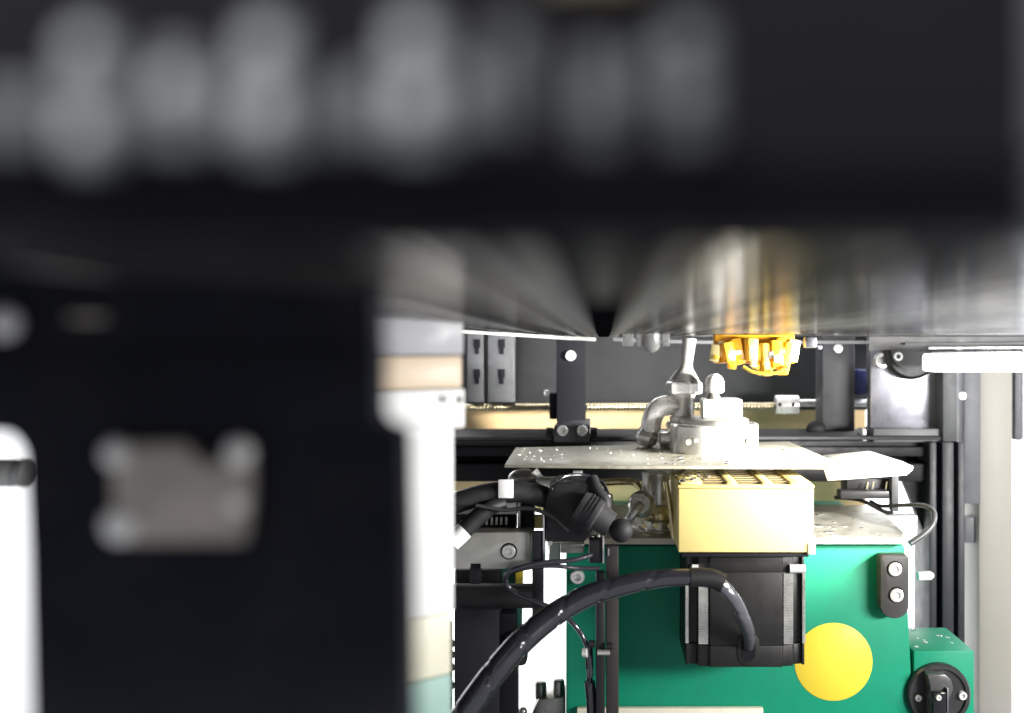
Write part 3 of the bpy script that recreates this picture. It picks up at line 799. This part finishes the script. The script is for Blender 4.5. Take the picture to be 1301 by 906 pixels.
    b = MB(); b.cyl(W(746, 829, 465.5), W(741, 829, 466), 6 * u, seg=16); b.build("steel_ring", "bright_steel", t)
    b = MB(); b.pbox(744.5, 866, 749, 874, 466, 469, bev=0.0004); b.build("tie", "black_plastic", t)
    # stud bracket at the bottom
    t = thing("stud_bracket", "steel bracket with two studs at the bottom beside the green pot", "bracket", W(695, 960, 520))
    b = MB(); b.poly([W(x, y, 520) for x, y in ((676, 906), (684, 889), (717, 886), (717, 960), (672, 960))], (0, 0.02, 0)); b.build("plate_body", "dull_steel", t, bevel=0.0006)
    u = 520 / F / 1000
    for x, y, r in ((687, 866, 8), (710, 863, 8)):
        b = MB(); b.lathe(W(x, 887, 526), W(x, y, 526), [(0, r * u), (0.9, r * u), (1, r * 0.85 * u)], 6); b.build("stud", "dull_steel", t, bevel=0.0003)
    b = MB(); b.ball(W(664, 904, 520), 6 * u); b.build("acorn_nut", "steel", t)
    # glass-like fittings left of the column
    t = thing("stacked_nuts", "column of small steel nuts left of the broad black column", "nuts", W(572, 860, 500))
    for k, y in enumerate((817, 831, 847, 870)):
        b = MB(); b.lathe(W(571, y + 5, 500), W(571, y - 4, 500), [(0, 0.0022), (0.2, 0.0030), (0.8, 0.0030), (1, 0.0022)], 6); b.build("nut", "steel", t, bevel=0.0002)
    b = MB(); b.cyl(W(571, 790, 500), W(571, 1000, 500), 0.0016, seg=14); b.build("stud_rod", "steel", t)
mat("barrel_grey", (0.035, 0.035, 0.038), 0.5, spec=0.4)
mat("bar_black", (0.035, 0.030, 0.031), 0.55, spec=0.3, var=0.15)
mat("clamp_steel", (0.44, 0.43, 0.40), 0.46, 0.85, var=0.08, bump=0.08, bscale=900)
clutter()

# ------------------------------------------------------------------ right side pieces
def right_side():
    t = thing("junction_box", "small green box with black round socket at lower right", "box", W(1198, 960, 500))
    b = MB(); b.pbox(1161, 827, 1238, 1000, 500, 541, bev=0.0008); b.build("body", "green_paint", t)
    s = MB()
    zz = W(0, 827, 500).z
    for k in range(14):
        s.ball((random.uniform(0.16, 0.184), random.uniform(0.503, 0.538), zz), random.uniform(0.0004, 0.001), (1.3, 1.3, 0.5), 8, 5)
    s.build("solder_splash", "solder", t, stuff=True)
    u = 500 / F / 1000
    b = MB(); b.disc(1194, 884, 499.8, 496.5, [(0, 40 * u), (0.7, 40 * u), (1, 38 * u), (1, 34 * u), (0.6, 33 * u)], 56); so = b.build("socket", "socket_black", t)
    b = MB(); b.disc(1194, 884, 498.5, 498, [(0, 33 * u), (1, 33 * u)], 48); b.build("socket_floor", "black_plastic", so)
    t2 = thing("power_plug", "black angular plug pushed into the round socket", "plug", W(1194, 906, 490))
    b = MB(); b.poly([W(x, y, 490) for x, y in ((1178, 857), (1201, 857), (1209, 864), (1212, 876), (1206, 890), (1206, 950), (1182, 950), (1182, 872))], (0, 0.0078, 0)); b.build("shell", "plug_grey", t2, bevel=0.0008)
    b = MB(); b.pbox(1186, 880, 1203, 940, 486.6, 489.8, bev=0.0008); b.build("grip", "black_gloss", t2)
    b = MB(); b.pbox(1203.6, 875, 1205, 906, 487, 489.8, bev=0.0002); b.build("bright_edge", "aluminium", t2)
    for x, y, r in ((1166, 886, 4.5), (1222, 883, 5.5), (1192, 886, 3.5)):
        if x == 1192: bolt(t2, W(x, y, 486.6), r * u, m="bright_steel")
        else: bolt(t, W(x, y, 498), r * u, m="bright_steel")
    # thermocouple wire over the plate
    d = 520; u = d / F / 1000
    b = MB(); b.tube([W(1106, 637, 560), W(1120, 643, 550), W(1145, 642, 535), W(1172, 642, 520), (W(1186, 650, 512)), W(1186, 664, 508), W(1176, 677, 505), W(1156, 691, 503)], 2.8 * u, 12, 8, rfun=lambda f: (2.2 + 1.6 * f) * u)
    tag(b.build("thermocouple_wire", "wire_grey"), "thin dark grey wire hooking over the pot's right corner", "wire")
    t = thing("terminal_block", "black terminal block with posts behind the side flap", "terminal", W(1105, 645, 565))
    b = MB(); b.pbox(1076, 608, 1134, 632, 560, 575, bev=0.0006); b.build("body", "black_plastic", t)
    b = MB(); b.pbox(1133, 585, 1142, 650, 552, 558, bev=0.0005); b.build("post", "mid_grey2", t)
    b = MB(); b.pbox(1068, 624, 1130, 634, 548, 558, bev=0.0005); b.build("clip", "black_plastic", t)
    for x in (1100, 1107, 1124):
        b = MB(); b.cyl(W(x, 630, 556), W(x + 3, 612, 556), 1.2 * u, seg=8); b.build("lead", "aluminium", t)
    b = MB(); b.tube([W(1060, 632, 566), W(1085, 634, 562), W(1100, 638, 556), W(1124, 650, 548), W(1135, 651, 546)], 2.6 * u, 10, 6); b.build("wire", "black_rubber", t)
    b = MB(); b.pbox(1120, 655, 1166, 690, 590, 600, bev=0.0006)
    tag(b.build("pale_bracket", "white_plastic"), "pale bracket behind the pot plate's right corner", "bracket")
    b = MB(); b.lathe(W(1166, 732, 540), W(1186, 731, 540), [(0, 6 * u), (0.8, 6 * u), (1, 3 * u)], 14)
    tag(b.build("pale_pin", "white_plastic"), "short pale pin between green pot and slotted post", "pin")
mat("socket_black", (0.03, 0.03, 0.032), 0.35, spec=0.5)
mat("plug_grey", (0.07, 0.07, 0.072), 0.3, spec=0.5)
mat("wire_grey", (0.05, 0.05, 0.055), 0.35, spec=0.5)
right_side()

# ------------------------------------------------------------------ circuit board overhead
H = 0.0050
SLOPE = 0.0056             # the board dips slightly towards the rear
def board():
    t = thing("circuit_board", "dark glossy circuit board seen edge on from below across the frame", "circuit board", (0, 0.25, CZ + H))
    z = CZ + H
    def slab(name, m, x0, x1, y0, y1, z0, z1):
        b = MB(); b.box((x0, y0, z + z0), (x1, y1, z + z1))
        if x0 < -0.1:
            bmesh.ops.bisect_plane(b.bm, geom=b.bm.verts[:] + b.bm.edges[:] + b.bm.faces[:], plane_co=(-0.020, 0, 0), plane_no=(1, 0, 0))
        for v in b.bm.verts: v.co.z += max(0, -v.co.x - 0.020) * 0.06 - (v.co.y - 0.058) * SLOPE
        return b.build(name, m, t)
    slab("laminate", "board_mask", -0.42, -0.0030, 0.058, 0.595, 0, 0.0016)
    slab("laminate", "board_mask", 0.0030, 0.50, 0.058, 0.595, 0, 0.0016)
    slab("slot_bridge", "bridge_dark", -0.0017, 0.0017, 0.058, 0.12, 0.0001, 0.0016)
    slab("slot_cover", "slot_black", -0.0031, 0.0031, 0.058, 0.595, 0.0022, 0.003)
    slab("slot_filler", "slot_black", -0.0029, 0.0029, 0.125, 0.595, -0.0002, 0.0016)
    for x in (-0.00245, 0.00245):
        slab("slot_edge", "slot_black", x - 0.00073, x + 0.00073, 0.058, 0.124, -0.00012, 0.0015)
    for x in (-0.0034, 0.0034):
        slab("slot_burr", "mid_grey", x - 0.0002, x + 0.0002, 0.10, 0.595, -0.0003, 0.0002)
    # printed tracks running from front to rear
    rt = random.Random(5)
    x = 0.0042
    while x < 0.075:
        for sg in (-1, 1):
            if rt.random() < 0.8:
                xx = sg * x * rt.uniform(0.93, 1.07); w = rt.uniform(0.0003, 0.0009) * (1 + x * 22)
                kind = rt.choice(["track_pale", "track_pale", "track_dark", "track_gloss"])
                ya = rt.choice([0.058, 0.058, 0.09, 0.15, 0.22]); yb = rt.choice([0.30, 0.45, 0.594, 0.594])
                b = MB(); b.box((xx - w, ya, z - 0.00007), (xx + w, yb, z + 0.0001))
                for v in b.bm.verts: v.co.z += max(0, -v.co.x - 0.020) * 0.06 - (v.co.y - 0.058) * SLOPE
                b.build("track", kind, t)
        x *= 1.10
    # far edge
    d = 596
    def strip(name, pts, th, m, dep=4):
        b = MB()
        top = [W(x, y, d) for x, y in pts]; bot = [W(x, y + th, d) for x, y in reversed(pts)]
        b.poly(top + bot, (0, dep / 1000, 0)); return b.build(name, m, t)
    strip("edge_strip", [(300, 400), (440, 410), (575, 418), (640, 422), (725, 427.5), (757, 429)], 4.5, "fibre_edge")
    strip("edge_strip", [(779, 429), (810, 431), (900, 433), (1104, 433)], 4, "mid_grey2")
    strip("rail_lip", [(1104, 427), (1420, 424)], 18, "rail_grey", 3)
    d = 592
    strip("rail_groove", [(1150, 436), (1420, 434)], 2.5, "mid_grey", 3)
    strip("rail_groove", [(1180, 441.5), (1420, 440)], 2, "aluminium", 3)
    d = 436
    # parts hanging below
    for i, (x, w, y) in enumerate(((798, 14, 440), (812, 7, 440), (846, 10, 440))):
        b = MB(); b.pbox(x - w / 2, 424, x + w / 2, y, d - 8, d - 2, bev=0.0004); b.build("clear_pin_header", "clear_plastic", t)
    b = MB(); b.lathe(W(827, 424, d - 6), W(827, 448, d - 6), [(0, 0.0042), (0.6, 0.0042), (0.85, 0.0032), (1, 0.0012)], 24); b.build("clear_dome", "clear_plastic", t)
    b = MB(); b.pbox(1024, 428, 1038, 442, d - 4, d + 2, bev=0.0006); b.build("small_component", "aluminium", t)
    # amber connector cluster
    dd = 470
    b = MB(); b.pbox(908, 425, 1010, 462, dd + 4, dd + 14, bev=0.0008); b.build("connector_base", "orange_plastic", t)
    ra = random.Random(11)
    for k in range(15):
        px = 910 + 7.0 * k; w = ra.uniform(9, 15); y1 = ra.uniform(457, 478) if px > 930 else ra.uniform(452, 466)
        m = ra.choice(["amber_glow", "orange_plastic", "amber_glow", "pale_amber", "orange_plastic", "pale_amber"])
        off = ra.uniform(-3, 2); rot = Matrix.Rotation(ra.uniform(-0.22, 0.22), 3, 'Y') @ Matrix.Rotation(ra.uniform(-0.5, 0.5), 3, 'Z')
        b = MB(); b.pbox(px - w / 2, ra.uniform(428, 440), px + w / 2, y1, dd + off, dd + 5, bev=0.0007, rot=rot)
        c = b.build("connector", m, t)
        if ra.random() < 0.55:
            q = ra.uniform(440, 458)
            b = MB(); b.pbox(px - 4, q, px + 4, q + ra.uniform(5, 11), dd + off - 1.4, dd + off + 1, bev=0.0004, rot=rot); b.build("connector_window", ra.choice(["white_plastic", "amber_glow", "orange_plastic"]), c)
    b = MB(); b.tube([W(944, 466, 467), W(958, 473, 466.5), (W(984, 474, 466.5)), W(1000, 466, 467)], 0.0009, 10, 5); b.build("jumper_wire", "amber_plastic", t)
board()

# ------------------------------------------------------------------ foreground: conveyor rail, clips, bracket
def foreground():
    t = thing("conveyor_rail", "out of focus black conveyor rail filling the top of the view", "rail", (0, 0.056, CZ + H))
    b = MB(); b.box((-0.12, 0.053, CZ + H + 0.0001), (0.0232, 0.0575, CZ + 0.040), 0.0004); b.build("front_face", "black_matte", t)
    b = MB(); b.box((0.0233, 0.0535, CZ + H + 0.0001), (0.08, 0.0575, CZ + 0.040), 0.0004); b.build("end_cap", "mid_grey2", t)
    b = MB(); b.box((-0.12, 0.0502, CZ + 0.0088), (0.023, 0.0528, CZ + 0.0098), 0.0003); b.build("lower_ridge", "black_matte", t)
    b = MB(); b.box((-0.003, 0.0510, CZ + 0.0186), (0.002, 0.0528, CZ + 0.024), 0.0003); b.build("tan_label", "label_tan", t)
    d = 47.0
    b = MB(); b.box(W(-40, 182, d + 1), W(610, 108, d + 1) + Vector((0, 0.0016, 0)), 0.0004); b.build("clip_carrier", "clip_dark", t)
    clips = [(112, 36, 205, 62), (222, 60, 185, 54), (339, 24, 195, 66), (285, 96, 172, 40), (528, 16, 190, 66), (462, 86, 170, 44),
             (594, 84, 160, 44), (648, 30, 160, 46), (760, 60, 182, 52), (820, 60, 120, 34), (876, 25, 178, 58), (20, 110, 180, 46)]
    rivets = {0: (70, 172), 1: (118,), 2: (66, 146), 4: (56, 136), 8: (132,), 10: (64, 122)}
    for i, (x, y0, y1, w) in enumerate(clips):
        b = MB(); b.pbox(x - w / 2, y0, x + w / 2, y1, d, d + 0.9, bev=0.0004)
        c = b.build("clip_finger", "clip_grey" if x < 620 else "clip_mid", t)
        for yy in rivets.get(i, ()):
            q = MB(); q.ball(W(x, yy, d), 0.0011 if x < 620 else 0.0009, (1, 0.6, 1), 14, 9); q.build("rivet", "clip_bright" if x < 620 else "clip_grey", c)
    # black bracket post at left
    d = 108
    t = thing("black_bracket", "out of focus broad black bracket filling the lower left", "bracket", W(275, 950, d))
    b = MB(); b.poly([W(x, y, d) for x, y in ((-120, 436), (478, 436), (478, 528), (486, 540), (512, 546), (516, 700), (520, 1000), (38, 1000), (30, 700), (24, 575), (12, 556), (-120, 544))], (0, 0.006, 0))
    b.build("plate_body", "black_matte2", t, bevel=0.0006)
    out = [(140, 565), (235, 562), (262, 590), (290, 584), (318, 562), (318, 640), (312, 690), (145, 690), (142, 620)]
    b = MB(); b.poly([W(x, y, d - 2) for x, y in out], (0, 0.0019, 0)); b.build("hinge_plate", "nickel_warm", t, bevel=0.0004)
    u = d / F / 1000
    for x, y, r in ((147, 577, 17), (152, 668, 21), (303, 575, 17), (300, 640, 12)):
        b = MB(); b.ball(W(x, y, d - 2), r * u, (1, 0.55, 1), 20, 12); b.build("screw_head", "screw_bright", t)
    for x, y, r in ((6, 410, 20),):
        b = MB(); b.ball(W(x, y, d - 1), r * u, (1, 0.6, 1), 20, 12); b.build("stud_head", "screw_bright", t)
    b = MB(); b.ball(W(112, 403, d), 18 * u, (1.6, 0.6, 0.35), 20, 12); b.build("rivet", "nickel_warm", t)
    b = MB(); b.poly([W(-160, 436, d), W(474, 436, d), W(474, 370, d), W(-160, 326, d)], (0, 0.006, 0)); b.build("top_flange", "black_matte2", t)  # raised to the board to block the bright wall's reflection
    # grooved stub poking in at the left
    d = 300; u = d / F / 1000
    b = MB(); b.lathe(W(-40, 601, d), W(33, 601, d), [(0, 18 * u), (0.80, 18 * u), (0.82, 15 * u), (0.88, 15 * u), (0.9, 18 * u), (1, 18 * u)], 28)
    tag(b.build("grooved_stub", "stub_grey"), "grey grooved stub poking in at the left edge", "stub")
    # pale post behind the bracket; tan, cream and green parts paint its reflections
    d = 285
    t = thing("pale_post", "blurred white upright post between black bracket and machine", "post", W(545, 1000, d))
    def prism(name, m, x1, y0, y1, grow=0.0):
        a = W(430, 0, d - 18); c = W(x1, 0, d + 4)
        za, zb = W(0, y1, d).z, W(0, y0, d).z
        g = Vector((grow, -grow, 0))
        q = [a + g, c + g, c + Vector((-0.010, 0.010, 0)), a + Vector((-0.010, 0.010, 0))]
        b = MB(); b.poly([(p.x, p.y, za) for p in q], (0, 0, zb - za)); return b.build(name, m, t, bevel=0.0008)
    prism("shaft", "white_paint", 578, 545, 782)
    prism("head_block", "white_paint", 588, 494, 544.6, 0.001)
    prism("tan_reflection", "reflected_tan", 588, 452, 493.6)
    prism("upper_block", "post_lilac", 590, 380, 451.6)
    prism("cream_reflection", "reflected_cream", 574, 782.4, 862)
    prism("green_reflection", "reflected_green", 574, 862.4, 1000)
    bolt(t, W(584, 508, d - 2), 0.0012, m="bright_steel")
mat("black_matte2", (0.017, 0.018, 0.025), 0.85, spec=0.06, var=0.35, vscale=70, dirt=(0.03, 0.03, 0.035), dirt_amt=0.5, dscale=45)
mat("label_tan", (0.16, 0.13, 0.08), 0.6)
mat("clip_grey", (0.155, 0.163, 0.167), 0.55, spec=0.3, var=0.3, vscale=300)
mat("clip_dark", (0.06, 0.064, 0.067), 0.55, spec=0.3, var=0.3, vscale=300)
mat("clip_mid", (0.088, 0.093, 0.10), 0.55, spec=0.3)
mat("clip_bright", (0.36, 0.375, 0.375), 0.45)
mat("stub_grey", (0.5, 0.5, 0.49), 0.5)
mat("screw_bright", (0.97, 0.96, 0.94), 0.4, 0.1)
mat("reflected_tan", (0.62, 0.50, 0.37), 0.5, var=0.1, vscale=60)
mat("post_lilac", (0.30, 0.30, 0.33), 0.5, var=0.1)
mat("reflected_cream", (0.62, 0.60, 0.48), 0.5, var=0.08)
mat("reflected_green", (0.22, 0.36, 0.32), 0.5, var=0.08)
foreground()
